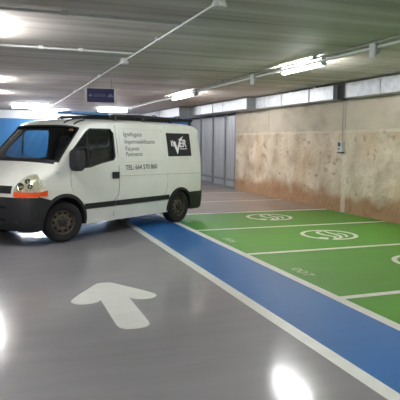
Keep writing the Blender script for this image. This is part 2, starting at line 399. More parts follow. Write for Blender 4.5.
sh=[(.155,5.69),(.153,4.84),(.14,4.76),(.09,4.705),(0,4.69)]
R_=half+sh
cx=1.11
poly=[(cx+x,y) for x,y in R_]+[(cx-x,y) for x,y in R_[-2:0:-1]]
flat('direction_arrow',[poly],.003,M['line'],label='large white arrow with rounded head')
def arc(c,r0,r1,a0,a1,n=28):
    a0,a1=math.radians(a0),math.radians(a1)
    P=[(r1*math.cos(a0+(a1-a0)*i/n),r1*math.sin(a0+(a1-a0)*i/n)) for i in range(n+1)]
    Q=[(r0*math.cos(a1-(a1-a0)*i/n),r0*math.sin(a1-(a1-a0)*i/n)) for i in range(n+1)]
    return [(c[0]+b,c[1]-a) for a,b in P+Q]           # stall view -> ground
def band2(c,pts,w):
    L1=[];L2=[]
    for i,(a,b) in enumerate(pts):
        p=pts[max(i-1,0)];q=pts[min(i+1,len(pts)-1)];d=math.hypot(q[0]-p[0],q[1]-p[1]);nx,ny=-(q[1]-p[1])/d,(q[0]-p[0])/d
        ww=w[i] if isinstance(w,list) else w
        L1.append((a+nx*ww/2,b+ny*ww/2));L2.append((a-nx*ww/2,b-ny*ww/2))
    return [(c[0]+b,c[1]-a) for a,b in L1+L2[::-1]]
def symbol(c,lab):
    P=[arc(c,.49,.575,-26,302),arc(c,.38,.575,-58,-34,10)]
    P.append(band2(c,[(-.40,.10),(-.36,-.06),(-.2,-.12),(.0,-.12),(.16,-.06),(.26,-.02),(.36,-.10)],[.05,.07,.08,.07,.07,.07,.05]))
    P.append(band2(c,[(-.42,.16),(-.22,.12),(.0,.14),(.18,.13),(.32,.08),(.42,-.03),(.44,-.16)],[.04,.06,.07,.07,.07,.07,.07]))
    P.append(band2(c,[(-.10,.26),(.06,.31),(.22,.27),(.34,.18)],[.04,.06,.06,.05]))
    bm=bmesh.new(); P=[[(c[0]+(x-c[0])*.92,c[1]+(y-c[1])*.92) for x,y in q] for q in P]
    for i,poly in enumerate(P):
        z=.0030+.0004*i; prism(bm,poly,lambda x,y:(x,y,.0),lambda x,y,z=z:(x,y,z))
    tag(link('bay_symbol',bm,M['line'],floor),label=lab)
symbol((5.72,11.05),'white round bay symbol, farthest'); symbol((5.69,8.58),'white round bay symbol, middle'); symbol((5.78,6.12),'white round bay symbol cut by the frame'); symbol((5.7,3.75),'white round bay symbol, nearest')
rot=Matrix(((0,1,0),(-1,0,0),(0,0,1))).to_4x4()   # text x -> -Y, text y -> +X
for s,y in (('006',8.80),('007',6.36),('008',3.95),('005',11.2)):
    text_obj('bay_number',s,.21,M['numpaint'],floor,Matrix.Translation((3.62,y,.0022))@rot,width=.44,ext=.0008,label='worn stencilled number '+s)
# ------------------------------------------------------------------ the van
VX,VY=VANORG; VROT=math.atan2(HY,HX)
van=empty('van',(VX,VY,0),VROT,label='white panel van with black roof rack and company lettering parked across the blue lane',cat='van')
TN=[math.sin(math.radians(a)) for a in (0,12,24,36,47,57,66,73,79,84,88,90)]
TN=[-t for t in TN[:0:-1]]+TN
def shell(S,nf,zb,dw=0,us=4):
    """closed body: strip over nose/bonnet/screen/roof + two sides + tail + bottom"""
    bm=bmesh.new(); n=len(S)-1
    U=[i/us for i in range(n*us+1)]
    strip=[[bm.verts.new(skin(u,t,S,dw)) for t in TN] for u in U]
    for a,b in zip(strip,strip[1:]):
        for j in range(len(TN)-1): bm.faces.new((a[j],a[j+1],b[j+1],b[j]))
    kf=(nf-1)*us                     # last row of the front face
    for sgn,j in ((1,len(TN)-1),(-1,0)):
        edge=[r[j] for r in strip]
        rows=edge[:kf+1]             # vertical front edge
        z0=rows[0].co.z; zt=rows[-1].co.z
        prev=rows; xlast=rows[-1].co.x
        for i in range(kf+1,len(edge)):
            e=edge[i]; colv=[]
            for k in range(kf+1):
                z=rows[k].co.z
                if k==kf: colv.append(e)
                else:
                    f=(z-z0)/(zt-z0); ze=min(e.co.z,1e9)
                    zz=z0+(ze-z0)*f
                    xx=e.co.x+(0 if i>kf+99 else 0)
                    colv.append(bm.verts.new((xx,sgn*(W(zz)-dw),zz)))
            for k in range(kf): bm.faces.new((prev[k],prev[k+1],colv[k+1],colv[k]))
            prev=colv
        if sgn==1: tailL=prev
        else: tailR=prev
    # tail and bottom caps
    bm.edges.ensure_lookup_table()
    tail=tailL[:-1]+strip[-1][::-1]+tailR[:-1][::-1]
    bm.faces.new(tail)
    be=[e for e in bm.edges if len(e.link_faces)==1]
    bmesh.ops.contextual_create(bm,geom=be)
    return bm
body=link('body',shell(SIL,NF,.26),M['paint'],van)
# cab cavity
CAV=[(3.30,.62,.30,.0,2.3),(3.30,.8,.30,.0,2.3),(3.30,.98,.30,.0,2.3),(3.24,1.12,.30,.04,2.3),(3.16,1.33,.30,.06,2.3),(3.03,1.52,.30,.08,2.4),(2.90,1.68,.30,.08,2.5),(2.72,1.86,.28,.09,2.6),(2.58,1.95,.24,.10,2.8),
(2.40,2.0,.12,.11,3.1),(2.2,2.02,.05,.12,3.6),(1.9,2.03,0,.12,3.8),(1.66,2.03,0,.12,3.8)]
cav=link('cut',shell(CAV,3,.62,dw=.05),M['dark'],van)
cut=[cav]
for x,r in ((3.03,.44),(-.01,.37)):
    for s in (-1,1):
        bm=bmesh.new(); lathe(bm,[(r,s*.60),(r,s*1.3)],'y',48,cen=(x,0,.34)); cut.append(link('cut',bm,M['liner'],van))
WIN=[(1.90,1.36),(1.86,1.42),(1.85,1.84),(1.90,1.90),(2.40,1.895),(2.50,1.83),(2.86,1.50),(2.90,1.43),(2.86,1.36),(2.80,1.29),(2.64,1.235),(2.45,1.25),(2.20,1.31)]
for s in (-1,1):
    bm=bmesh.new(); prism(bm,WIN,lambda x,z:(x,s*.70,z),lambda x,z:(x,s*1.2,z)); cut.append(link('cut',bm,M['dark'],van))
U0,U1,TW=10.35,13.6,.965
def strip_grid(u0,u1,t0,t1,nu,nt,o,rc=0):
    G=[]
    for i in range(nu+1):
        u=u0+(u1-u0)*i/nu; r=[]
        for j in range(nt+1):
            a=lerp(j/nt,math.asin(t0),math.asin(t1)); r.append(skin_off(u,math.sin(a),o))
        G.append(r)
    return G
bm=bmesh.new(); sheet(bm,strip_grid(U0,U1,-TW,TW,12,16,.06),strip_grid(U0,U1,-TW,TW,12,16,-.16)); cut.append(link('cut',bm,M['dark'],van))
tb=bmesh.new(); tb.from_mesh(body.data); bvh=BVHTree.FromBMesh(tb); tb.free()
boolean(body,cut); drop(cut)
body.data.materials.append(M['dark'])
for p in body.data.polygons:
    p.use_smooth=True; c_=p.center
    if bvh.find_nearest(c_)[3]>.014: p.material_index=len(body.data.materials)-1
body.data.set_sharp_from_angle(angle=math.radians(32))

def side_sheet(name,cols,o,th,m,s=1,parent=van,nz=6,**k):
    """cols: list of (x,zlo,zhi) along the side wall, slab from offset o to o+th"""
    bm=bmesh.new()
    f=lambda oo:[[ (x,s*(W(lerp(j/nz,a,b))+oo),lerp(j/nz,a,b)) for j in range(nz+1)] for x,a,b in cols]
    sheet(bm,f(o),f(o+th)); return tag(link(name,bm,m,parent,smooth=True,angle=30),**k)
def strip_sheet(name,rows,o,th,m,parent=van,nt=14,**k):
    """rows: (u,t0,t1)"""
    bm=bmesh.new()
    f=lambda oo:[[skin_off(u,math.sin(lerp(j/nt,math.asin(a),math.asin(b))),oo) for j in range(nt+1)] for u,a,b in rows]
    sheet(bm,f(o),f(o+th)); return tag(link(name,bm,m,parent,smooth=True,angle=30),**k)
def interp(P,x):
    P=sorted(P)
    for (a,p),(b,q) in zip(P,P[1:]):
        if x<=b: return p+(q-p)*(x-a)/(b-a) if b>a else p
    return P[-1][1]
def cols(P_lo,P_hi,x0,x1,n=24): return [(x,interp(P_lo,x),interp(P_hi,x)) for x in [x0+(x1-x0)*i/n for i in range(n+1)]]
lo=[(1.85,1.42),(1.90,1.36),(2.20,1.31),(2.45,1.25),(2.64,1.235),(2.80,1.29),(2.90,1.43)]
hi=[(1.85,1.84),(1.90,1.90),(2.40,1.895),(2.50,1.83),(2.86,1.50),(2.90,1.43)]
strip_sheet('windscreen',[(lerp(i/10,U0-.1,U1+.1),-.972,.972) for i in range(11)],-.028,.006,M['glass'])
for s in (1,-1):
    side_sheet('side_window',cols(lo,hi,1.852,2.895),-.028,.005,M['glass'],s)
    # rubber surround and divider of the quarter light
    bm=bmesh.new(); tube(bm,[(x,s*(W(z)+.002),z) for x,z in WIN+WIN[:1]],.013,8); link('window_seal',bm,M['black'],van,smooth=True)
    bm=bmesh.new(); tube(bm,[(2.47,s*(W(z)-.015),z) for z in (1.25,1.5,1.7,1.86)],.016,8); link('window_divider',bm,M['black'],van,smooth=True)
# windscreen surround
bm=bmesh.new()
loop=[(U0,math.sin(lerp(i/20,-1.305,1.305))) for i in range(21)]+[(lerp(i/12,U0,U1),.965) for i in range(1,12)]+[(U1,math.sin(lerp(i/20,1.305,-1.305))) for i in range(21)]+[(lerp(i/12,U1,U0),-.965) for i in range(1,13)]
tube(bm,[skin_off(u,t,.002) for u,t in loop],.014,8); link('windscreen_seal',bm,M['black'],van,smooth=True)
strip_sheet('cowl_panel',[(u,-.93,.93) for u in (9.95,10.1,10.25,10.4)],.002,.012,M['black'])
for t0,t1 in ((.75,-.05),(.0,-.75)):
    bm=bmesh.new(); tube(bm,[skin_off(lerp(i/8,10.25,10.75),lerp(i/8,t0,t1),.03) for i in range(9)],.009,6); link('wiper',bm,M['black'],van)
# lights, grille, bumper
zt=lambda t:interp([(.72,4.9),(.75,6.1),(.79,6.9),(.82,7.35),(.86,7.6),(.91,7.6),(.96,7.2),(.985,6.7),(.999,5.7)],t)
for s in (1,-1):
    T=[.72,.728,.745,.77,.80,.84,.88,.91,.94,.96,.975,.985,.993,.999]
    def hl(name,lo_f,hi_f,o,th,m,parent):
        bm=bmesh.new(); nz=10
        f=lambda oo:[[skin_off(lerp(j/nz,lo_f(t),hi_f(t)),s*t,oo) for j in range(nz+1)] for t in T]
        sheet(bm,f(o),f(o+th)); return link(name,bm,m,parent,smooth=True,angle=35)
    hb=hl('headlight',lambda t:4.55,zt,.001,.006,M['hlbase'],van)
    # two round reflectors under the lens
    for (u,t,r) in ((5.4,.80,.065),(6.5,.87,.045),(5.5,.93,.04)):
        P=Vector(skin_off(u,s*t,.006)); Q=Vector(skin_off(u,s*t,.05)); q=(Q-P).normalized().to_track_quat('Z','Y').to_matrix().to_4x4()
        bm=bmesh.new(); lathe(bm,[(r*.3,.0),(r*.35,.002),(r*.8,.008),(r,.018),(r*1.02,.016),(r*1.02,0.0)],'z',24)
        bmesh.ops.transform(bm,matrix=Matrix.Translation(P)@q,verts=bm.verts[:]); link('reflector',bm,M['chrome'],hb,smooth=True)
    hl('lens',lambda t:4.55,lambda t:zt(t),.028,.004,M['lens'],hb)
    hl('turn_signal',lambda t:interp([(.72,4.1),(.85,3.95),(1,4.05)],t),lambda t:4.6,.003,.026,M['orange'],van)
    side_sheet('headlight_return',[(3.545,.875,1.085),(3.50,.88,1.075),(3.46,.885,1.04),(3.43,.89,.99),(3.41,.90,.94)],.001,.026,M['hlbase'],s)
    side_sheet('turn_signal_return',[(3.545,.82,.882),(3.50,.815,.888),(3.45,.81,.896),(3.40,.81,.905)],.001,.03,M['orange'],s)
strip_sheet('grille',[(u,-.655,.655) for u in (4.40,4.6,4.8,5.0,5.2,5.5)],.001,.01,M['black'])
bm=bmesh.new()
for u in (4.62,4.85,5.08): tube(bm,[skin_off(u,lerp(i/16,-.63,.63),.012) for i in range(17)],.006,6)
link('grille_bars',bm,M['hub'],van)
bm=bmesh.new(); P=Vector(skin_off(5.0,0,.02)); 
prism(bm,[(0,.075),(.055,0),(0,-.075),(-.055,0)],lambda y,z:(P.x-.01,y,P.z+z),lambda y,z:(P.x+.02,y,P.z+z)); prism(bm,[(0,.04),(.027,0),(0,-.04),(-.027,0)],lambda y,z:(P.x+.0,y,P.z+z),lambda y,z:(P.x+.026,y,P.z+z)); link('badge',bm,M['chrome'],van)
# bumper: nose part and short side returns, cut by the wheel arch
bump=strip_sheet('front_bumper',[(lerp(i/14,.0,3.98),-.9995,.9995) for i in range(15)],-.01,.035,M['black'],nt=40)
bc=[]
for s in (-1,1):
    bm=bmesh.new(); lathe(bm,[(.44,s*.5),(.44,s*1.3)],'y',48,cen=(3.03,0,.34)); bc.append(link('cut',bm,M['black'],van))
boolean(bump,bc); drop(bc)
bm=bmesh.new()
for u0,u1 in ((1.55,1.85),(2.75,3.0)): sheet(bm,strip_grid(u0,u1,-.62,.62,2,14,.020),strip_grid(u0,u1,-.62,.62,2,14,.027))
link('air_intake',bm,M['liner'],bump)
for s in (1,-1):
    P=Vector(skin_off(1.55,s*.80,.024)); Q=Vector(skin_off(1.55,s*.80,.08)); q=(Q-P).normalized().to_track_quat('Z','Y').to_matrix().to_4x4()
    bm=bmesh.new(); lathe(bm,[(.028,0),(.028,.006),(.02,.008),(.015,.004)],'z',20); bmesh.ops.transform(bm,matrix=Matrix.Translation(P)@q,verts=bm.verts[:]); link('fog_cap',bm,M['hub'],bump,smooth=True)
# number plate on bumper centre
P=Vector(skin_off(2.4,0,.03)); boxo('number_plate',(P.x-.006,P.x+.006,-.26,.26,P.z-.055,P.z+.055),M['white'],van)
# wheel arch lips, rub strips, rear bumper, seams
for s in (1,-1):
    for x,r,w in ((3.03,.44,.045),(-.01,.37,.04)):
        bm=bmesh.new(); n=28; A=[lerp(i/n,-8,188) for i in range(n+1)]
        def ringg(rr,o): return [(x+rr*math.cos(math.radians(a)),s*(W(.34+rr*math.sin(math.radians(a)))+o),.34+rr*math.sin(math.radians(a))) for a in A]
        sheet(bm,[ringg(r-.01,-.03),ringg(r+w,-.03)],[ringg(r-.01,.018),ringg(r+w,.012)]); link('arch_trim',bm,M['black'],van,smooth=True,angle=30)
        bm=bmesh.new()
        rr=r-.012
        a0=[[ (x+q*math.cos(math.radians(a)),s*y,.34+q*math.sin(math.radians(a))) for a in A] for q,y in ((rr,.93),(rr,.62))]
        a1=[[ (x+q*math.cos(math.radians(a)),s*y,.34+q*math.sin(math.radians(a))) for a in A] for q,y in ((rr-.006,.93),(rr-.006,.62))]
        sheet(bm,a0,a1); link('wheel_liner',bm,M['liner'],van)
    side_sheet('rub_strip',[(lerp(i/10,.36,1.86),.525,.62) for i in range(11)],.001,.016,M['black'],s,nz=3)
    side_sheet('rub_strip',[(lerp(i/10,1.885,2.60),.525,.62) for i in range(11)],.001,.016,M['black'],s,nz=3)
    rbs=side_sheet('rear_bumper_side',[(lerp(i/8,-.735,-.28),.255 if i else .29,.635) for i in range(9)],-.02,.04,M['black'],s)
    fbs=side_sheet('front_bumper_side',[(lerp(i/6,3.28,3.56),.262,lerp(i/6,.73,.81)) for i in range(7)],-.03,.04,M['black'],s)
    for ob,xx,rr_ in ((rbs,-.01,.375),(fbs,3.03,.445)):
        bm=bmesh.new(); lathe(bm,[(rr_,s*.5),(rr_,s*1.3)],'y',48,cen=(xx,0,.34)); cc=link('cut',bm,M['black'],van); boolean(ob,[cc]); drop([cc])
    # indicator, door handle, sliding door rail
    side_sheet('side_indicator',[(3.13,1.155,1.185),(3.16,1.15,1.19),(3.20,1.155,1.185)],.001,.008,M['pvc'],s,nz=2)
    boxo('door_handle',(1.80,1.95,s*.99-.02,s*.99+.03,1.02,1.14),M['black'],van,bevel=.012)
    def seam(pts,r=.005,m='seamd'):
        bm=bmesh.new(); tube(bm,[(x,s*(W(z)+.0005),z) for x,z in pts],r,6); link('door_seam',bm,M[m],van)
    seam([(1.78,2.0),(1.78,1.6),(1.78,1.2),(1.78,.85),(1.80,.72),(1.90,.62),(1.90,.34)])
    seam([(2.86,1.33),(2.90,1.2),(2.90,.95),(2.86,.86)],.004,'seamw')
    seam([(.40,1.99),(.40,1.05),(.42,.78),(.48,.62)],.004,'seamw')
    seam([(1.76,1.06),(.40,1.04),(-.70,1.02)],.004,'seamw')
    # pressed window fields
    def rrect(x0,x1,z0,z1,r):
        P=[]
        for cx_,cz_,a0 in ((x1-r,z1-r,0),(x0+r,z1-r,90),(x0+r,z0+r,180),(x1-r,z0+r,270)):
            for k in range(5): a=math.radians(a0+k*22.5); P.append((cx_+r*math.cos(a),cz_+r*math.sin(a)))
        return P
    for x0,x1,z0 in ((.47,1.70,1.32),(-.58,.33,1.32)):
        bm=bmesh.new(); P_=rrect(x0,x1,z0,1.925,.09); P_.append(P_[0]); tube(bm,[(x,s*(W(z)-.001),z) for x,z in P_],.007,6,cap=False); link('panel_pressing',bm,M['paint'],van,smooth=True)
bm=bmesh.new(); box(bm,-.79,-.68,-.93,.93,.28,.625); link('rear_bumper',bm,M['black'],van,bevel=.03)
for s in (1,-1):
    boxo('tail_light',(-.735,-.71,s*.84-.05,s*.84+.05,.75,1.25),M['redl'],van,bevel=.008)
    boxo('rear_window',(-.732,-.71,s*.43-.30,s*.43+.30,1.35,1.85),M['dark'],van,bevel=.02)
boxo('door_seam',(-.726,-.71,-.006,.006,.64,2.0),M['duck'],van)
# exhaust / underbody
boxo('underbody',(-.6,3.3,-.5,.5,.20,.30),M['liner'],van)
# mirrors
for s in (1,-1):
    g=boxo('mirror_arm',(2.80,2.90,s*1.02-.07,s*1.02+.07,1.24,1.30),M['black'],van,bevel=.02)
    bm=bmesh.new(); 
    sec=[(-.10,.75),(-.04,.97),(.04,1.0),(.10,.9)]
    rings=[]
    for k,(yy,sc) in enumerate(((.98,.82),(1.02,.97),(1.10,1.0),(1.17,.97),(1.21,.82))):
        ring=[]
        for a in range(20):
            th=2*PI*a/20; cxx=math.copysign(abs(math.cos(th))**.5,math.cos(th)); szz=math.copysign(abs(math.sin(th))**.5,math.sin(th))
            ring.append(bm.verts.new((2.86+.09*cxx*sc,s*yy,1.375+.185*szz*sc)))
        rings.append(ring)
    for a,b in zip(rings,rings[1:]):
        for k in range(20): bm.faces.new((a[k],a[(k+1)%20],b[(k+1)%20],b[k]))
    bm.faces.new(rings[0]); bm.faces.new(rings[-1])
    mm=link('wing_mirror',bm,M['black'],van,smooth=True)
    boxo('mirror_glass',(2.765,2.773,s*1.095-.075,s*1.095+.075,1.28,1.52),M['chrome'],mm,bevel=.003)
    bm=bmesh.new(); box(bm,2.80,2.90,min(s*.93,s*1.0),max(s*.93,s*1.0),1.27,1.37); link('mirror_foot',bm,M['black'],van,bevel=.02)
# wheels
def wheel(x,y,s,parent):
    w=empty('wheel',(x,y,.343)); w.parent=parent
    bm=bmesh.new(); prof=[(.205,-.10),(.23,-.112),(.29,-.115),(.325,-.10),(.340,-.07),(.343,0),(.340,.07),(.325,.10),(.29,.115),(.23,.112),(.205,.10),(.20,0)]
    lathe(bm,prof,'y',56,close=True); link('tyre',bm,M['rubber'],w,smooth=True,angle=50)
    o=s
    bm=bmesh.new(); lathe(bm,[(.212,-.09*o),(.215,.088*o),(.205,.10*o),(.198,.085*o),(.185,.05*o),(.165,.052*o),(.13,.085*o),(.10,.09*o),(.075,.08*o),(.0001,.08*o)],'y',56); rim=link('rim',bm,M['steel'],w,smooth=True,angle=60)
    for k in range(10):
        a=2*PI*k/10; bm=bmesh.new(); lathe(bm,[(.021,.03*o),(.021,.079*o)],'y',14,cen=(.152*math.cos(a),0,.152*math.sin(a))); link('vent_hole',bm,M['liner'],rim)
    bm=bmesh.new(); lathe(bm,[(.062,.07*o),(.062,.105*o),(.05,.115*o),(.0001,.118*o)],'y',28); link('hub_cap',bm,M['hub'],w,smooth=True)
    for k in range(5):
        a=2*PI*k/5+.3; bm=bmesh.new(); lathe(bm,[(.011,.08*o),(.011,.10*o)],'y',6,cen=(.088*math.cos(a),0,.088*math.sin(a))); link('wheel_nut',bm,M['liner'],rim)
    return w
for x in (2.985,-.01):
    for s in (1,-1):
        w_=wheel(x,s*.835,s,van)
        if x>1: w_.rotation_euler=(0,0,math.radians(-20)); w_.location.y=s*.815
boxo('axle',(-.05,.03,-.70,.70,.30,.38),M['liner'],van); boxo('axle',(2.99,3.07,-.60,.60,.30,.38),M['liner'],van)
# cab interior
bm=bmesh.new(); 
prism(bm,[(2.72,.95),(2.70,1.14),(2.78,1.24),(2.95,1.30),(3.04,1.28),(3.05,1.0),(2.95,.9)],lambda x,z:(x,-.84,z),lambda x,z:(x,.84,z)); link('dashboard',bm,M['dark'],van,bevel=.02)
for yc,wd in ((.52,.25),(-.08,.22),(-.55,.22)):
    st=boxo('seat',(1.95,2.42,yc-wd,yc+wd,.62,1.0),M['seatf'],van,bevel=.05)
    bm=bmesh.new(); prism(bm,[(1.80,.95),(1.68,1.52),(1.80,1.56),(1.97,.98)],lambda x,z:(x,yc-wd,z),lambda x,z:(x,yc+wd,z)); link('seat_back',bm,M['seatf'],st,bevel=.04)
    boxo('headrest',(1.69,1.79,yc-.13,yc+.13,1.58,1.77),M['seatf'],st,bevel=.04)
bm=bmesh.new(); n=32
R0=Matrix.Translation((2.58,.50,1.22))@Matrix.Rotation(math.radians(-62),4,'Y')
tube(bm,[R0@Vector((.20*math.cos(2*PI*k/n),.20*math.sin(2*PI*k/n),0)) for k in range(n+1)],.015,8)
tube(bm,[R0@Vector((-.19,0,0)),R0@Vector((0,0,-.03)),R0@Vector((.19,0,0))],.014,8); tube(bm,[R0@Vector((0,0,-.03)),R0@Vector((0,0,-.2))],.03,8)
link('steering_wheel',bm,M['black'],van,smooth=True)
bm=bmesh.new(); sheet(bm,strip_grid(13.15,13.45,.80,.885,2,3,-.045),strip_grid(13.15,13.45,.80,.885,2,3,-.036)); link('windscreen_card',bm,M['orangecard'],van)  # small orange card set just inside the windscreen glass
# lettering
def smt(x,z,tilt=0):  # text runs towards -x on the left side, stands in the side wall
    y=W(z)+.002; dy=(W(z+.05)-W(z-.05))/.1
    up=Vector((0,dy,1)).normalized(); rt=Vector((-1,0,0)); nn=rt.cross(up)
    if nn.y<0: nn=-nn
    R=Matrix((rt,up,nn)).transposed().to_4x4(); return Matrix.Translation((x,y,z))@R
for s_,x,z,w_,h_ in (('Ignifugats',1.585,1.785,.50,.115),('Impermeabilitzants',1.575,1.650,.84,.115),('Façanes',1.575,1.52,.37,.115),('Paviments',1.575,1.415,.45,.115)):
    text_obj('van_lettering',s_,h_,M['graytext'],van,smt(x,z),width=w_,ext=.0012,shear=.15,label='small grey italic words '+s_)
text_obj('van_lettering','TEL: 664 570 860',.125,M['graytext'],van,smt(1.61,1.165),width=.88,ext=.0012,bold=.002,label='grey telephone number line')
lg=side_sheet('logo_panel',[(lerp(i/6,-.40,.365),1.395,1.865) for i in range(7)],.002,.004,M['logoblack'],1,label='black square logo sticker with white letters')
def ltxt(s_,x,z,w_,h_,sh=0,b=.0):
    m4=smt(x,z); m4=Matrix.Translation((0,.007,0))@m4
    text_obj('logo_lettering',s_,h_,M['white'],lg,m4,width=w_,ext=.001,shear=sh,bold=b)
ltxt('K',.245,1.60,.085,.17,.0,.004)
ltxt('ER',-.02,1.585,.24,.22,.1,.006)
V=[(.17,1.70),(.10,1.68),(.045,1.55),(-.02,1.73),(-.005,1.745),(-.05,1.765),(-.18,1.80),(-.09,1.745),(.055,1.44),(.09,1.46)]
V=[(.185,1.685),(.105,1.70),(.055,1.56),(-.035,1.725),(.0,1.735),(-.18,1.81),(-.10,1.72),(-.075,1.715),(.06,1.435)]
bm=bmesh.new(); prism(bm,V,lambda x,z:(x,W(z)+.005,z),lambda x,z:(x,W(z)+.011,z)); link('logo_lettering',bm,M['white'],lg)
bm=bmesh.new(); prism(bm,[(-.03,1.535),(-.27,1.54),(-.27,1.555),(-.03,1.55)],lambda x,z:(x,W(z)+.005,z),lambda x,z:(x,W(z)+.0085,z)); link('logo_underline',bm,M['white'],lg)
# roof rack
rk=empty('roof_rack',(0,0,0)); rk.parent=van
for s in (1,-1):
    bm=bmesh.new(); tube(bm,[(1.78,s*.71,2.12),(1.70,s*.72,2.16),(1.0,s*.73,2.175),(0,s*.73,2.165),(-.72,s*.72,2.15)],.022,8); link('side_rail',bm,M['black'],rk,smooth=True)
    for x in (1.65,.9,.05,-.6):
        boxo('rack_foot',(x-.03,x+.03,s*.74-.025,s*.74+.025,2.0,2.165),M['black'],rk,bevel=.008)
for x in (1.70,1.4,1.1,.7,.3,-.1,-.45,-.72):
    bm=bmesh.new(); tube(bm,[(x,-.72,2.14),(x,-.4,2.155),(x,.4,2.155),(x,.72,2.14)],.02,8); link('cross_bar',bm,M['black'],rk,smooth=True)
for x in (.30,-.45):
    bm=bmesh.new(); tube(bm,[(x,.60,2.16),(x+.02,.60,2.20),(x,.52,2.225),(x-.06,.42,2.225),(x-.08,.36,2.165)],.010,8); link('rack_hoop',bm,M['black'],rk,smooth=True)
for t_ in (.62,.86):
    bm=bmesh.new(); tube(bm,[skin_off(lerp(i/8,14.15,16.2),t_,.012) for i in range(9)],.012,6); link('roof_rubber',bm,M['black'],van)
# boards carried on the rack
bm=bmesh.new(); box(bm,-.45,.45,-.20,.20,-.02,.02); bd=link('board',bm,M['boardblue'],None,bevel=.004)
tag(bd,'narrow bright blue board lying on the front of the van roof rack','board')
mv=Matrix.Translation((VX,VY,0))@Matrix.Rotation(VROT,4,'Z')
bd.matrix_world=mv@Matrix.Translation((1.98,.26,2.196))@Matrix.Rotation(math.radians(.0),4,'Y')
# ------------------------------------------------------------------ ceiling services
def conduit(name,pts,r,m,label,clips=()):
    t=empty(name,pts[0],label=label,cat='conduit'); P0=Vector(pts[0])
    bm=bmesh.new(); tube(bm,[Vector(p)-P0 for p in pts],r,10); link('pipe',bm,M[m],t,smooth=True)
    for p in clips:
        p=Vector(p)-P0; bm=bmesh.new(); box(bm,p.x-.02-r,p.x+.02+r,p.y-.02,p.y+.02,p.z-r-.004,ZC-.001-P0.z); link('clip',bm,M[m],t,bevel=.004)
    return t
def tray(name,x,y0,y1,label):
    t=empty(name,(x,y0,3.03),label=label,cat='cable tray')
    bm=bmesh.new(); L_=y1-y0
    box(bm,-.028,.028,0,L_,-.012,-.006); box(bm,-.034,-.028,0,L_,-.012,.02); box(bm,.028,.034,0,L_,-.012,.02); link('tray',bm,M['pvc'],t)
    n=int(L_/1.6)
    for k in range(n+1):
        y=.3+k*1.6
        if y<L_: boxo('hanger',(-.006,.006,y-.006,y+.006,.0,ZC-3.03),M['pvcgray'],t)
    return t
tray('cable_tray',4.99,-4,22.3,'long thin white cable tray under the ceiling beside the right lamps')
conduit('power_cable',[(4.90,-4,3.085),(4.91,6,3.085),(4.92,10,3.085),(4.92,22.3,3.085)],.013,'pvcgray','thin grey cable running above the white cable tray',[(4.91,y,3.085) for y in (0,4,8,12,16,20)])
conduit('ceiling_conduit',[(2.08,-4,3.075),(2.07,5,3.075),(2.04,9.5,3.075),(1.99,22,3.075)],.0125,'pvc','white round conduit crossing the whole ceiling through the round junction box',[(2.07,2,3.075),(2.07,4,3.075),(2.06,7.4,3.075),(2.03,12,3.075),(2.01,16,3.075)])
conduit('ceiling_conduit',[(-8,6.34,3.09),(0,6.34,3.09),(2.045,6.33,3.09)],.017,'pvcgray','thin grey conduit across the ceiling ending at the long white one, nearest',[(x,6.34,3.09) for x in (-6,-4,-2,-.6,.7)])
conduit('ceiling_conduit',[(-8,8.77,3.09),(.0,8.77,3.09),(2.03,8.76,3.09)],.015,'pvc','thin pale conduit across the ceiling ending near the round junction box',[(x,8.765,3.09) for x in (-6,-4,-2,-.3,.6,1.2)])
def jbox(x,y,label):
    bm=bmesh.new(); lathe(bm,[(.075,0),(.075,-.03),(.068,-.04),(.0001,-.042)],'z',28); t=link('junction_box',bm,M['pvc'],None,smooth=True); t.location=(x,y,3.06)
    bm=bmesh.new(); lathe(bm,[(.062,.0605),(.062,.0)],'z',24); link('base',bm,M['pvc'],t); tag(t,label,'junction box')
jbox(2.04,9.5,'round white junction box on the long conduit, in the middle of the ceiling')
jbox(2.07,5.18,'round white junction box on the long conduit at the top edge of the view')
# sensors hanging at the tray
def sensor(x,y,label):
    t=empty('ceiling_speaker',(x,y,3.06),label=label,cat='speaker',group='white wedge speakers along the cable tray')
    bm=bmesh.new(); prism(bm,[(-.07,.03),(-.07,-.17),(-.045,-.18),(-.045,.03)],lambda a,z:(a,-.06,z),lambda a,z:(a,.06,z)); link('front_plate',bm,M['pvc'],t,bevel=.004)
    bm=bmesh.new(); P_=[(-.045,.01)]+[(-.045+.10*math.cos(math.radians(a)),-.02+.12*math.sin(math.radians(a))) for a in range(0,-91,-15)]
    prism(bm,P_,lambda a,z:(a,-.055,z),lambda a,z:(a,.055,z)); link('shell',bm,M['pvcgray'],t,bevel=.006)
    boxo('bracket',(-.02,.02,-.02,.02,.0,ZC-3.06),M['pvcgray'],t)
sensor(4.97,6.5,'white wedge speaker hanging at the tray near the top right corner')
sensor(4.97,10.4,'white wedge speaker hanging at the tray left of the big lamp')
sensor(4.97,14.0,'small white wedge speaker hanging at the right end of the far lamp')
# lamps
def lamp(x,y,L_,along,label,n=1,tw=.032,mt='tube',cov=False):
    t=empty('fluorescent_lamp',(x,y,ZC),0 if along=='y' else PI/2,label=label,cat='lamp',group='lit fluorescent ceiling lamps')
    h=L_/2
    bm=bmesh.new(); prism(bm,[(-.03,.004),(-.036,-.035),(-.02,-.065),(.02,-.065),(.036,-.035),(.03,.004)],lambda a,z:(a,-h,z),lambda a,z:(a,h,z)); link('housing',bm,M['lampw'],t)
    for k in range(n):
        xx=(k-(n-1)/2)*.09
        bm=bmesh.new(); tube(bm,[(xx,-h+.05,-.105),(xx,h-.05,-.105)],tw,12); link('tube',bm,M[mt],t,smooth=True)
    for e in (-1,1):
        boxo('end_cap',(-.05-.045*(n-1),.05+.045*(n-1),min(e*h,e*(h-.05)),max(e*h,e*(h-.05)),-.13,-.0),M['lampw'],t,bevel=.006)
    return t
lamp(5.12,8.75,1.42,'y','large lit fluorescent lamp above the green bays, nearest in view')
lamp(5.12,15.6,2.0,'y','lit fluorescent lamp farther back beside the tray, above the van logo')
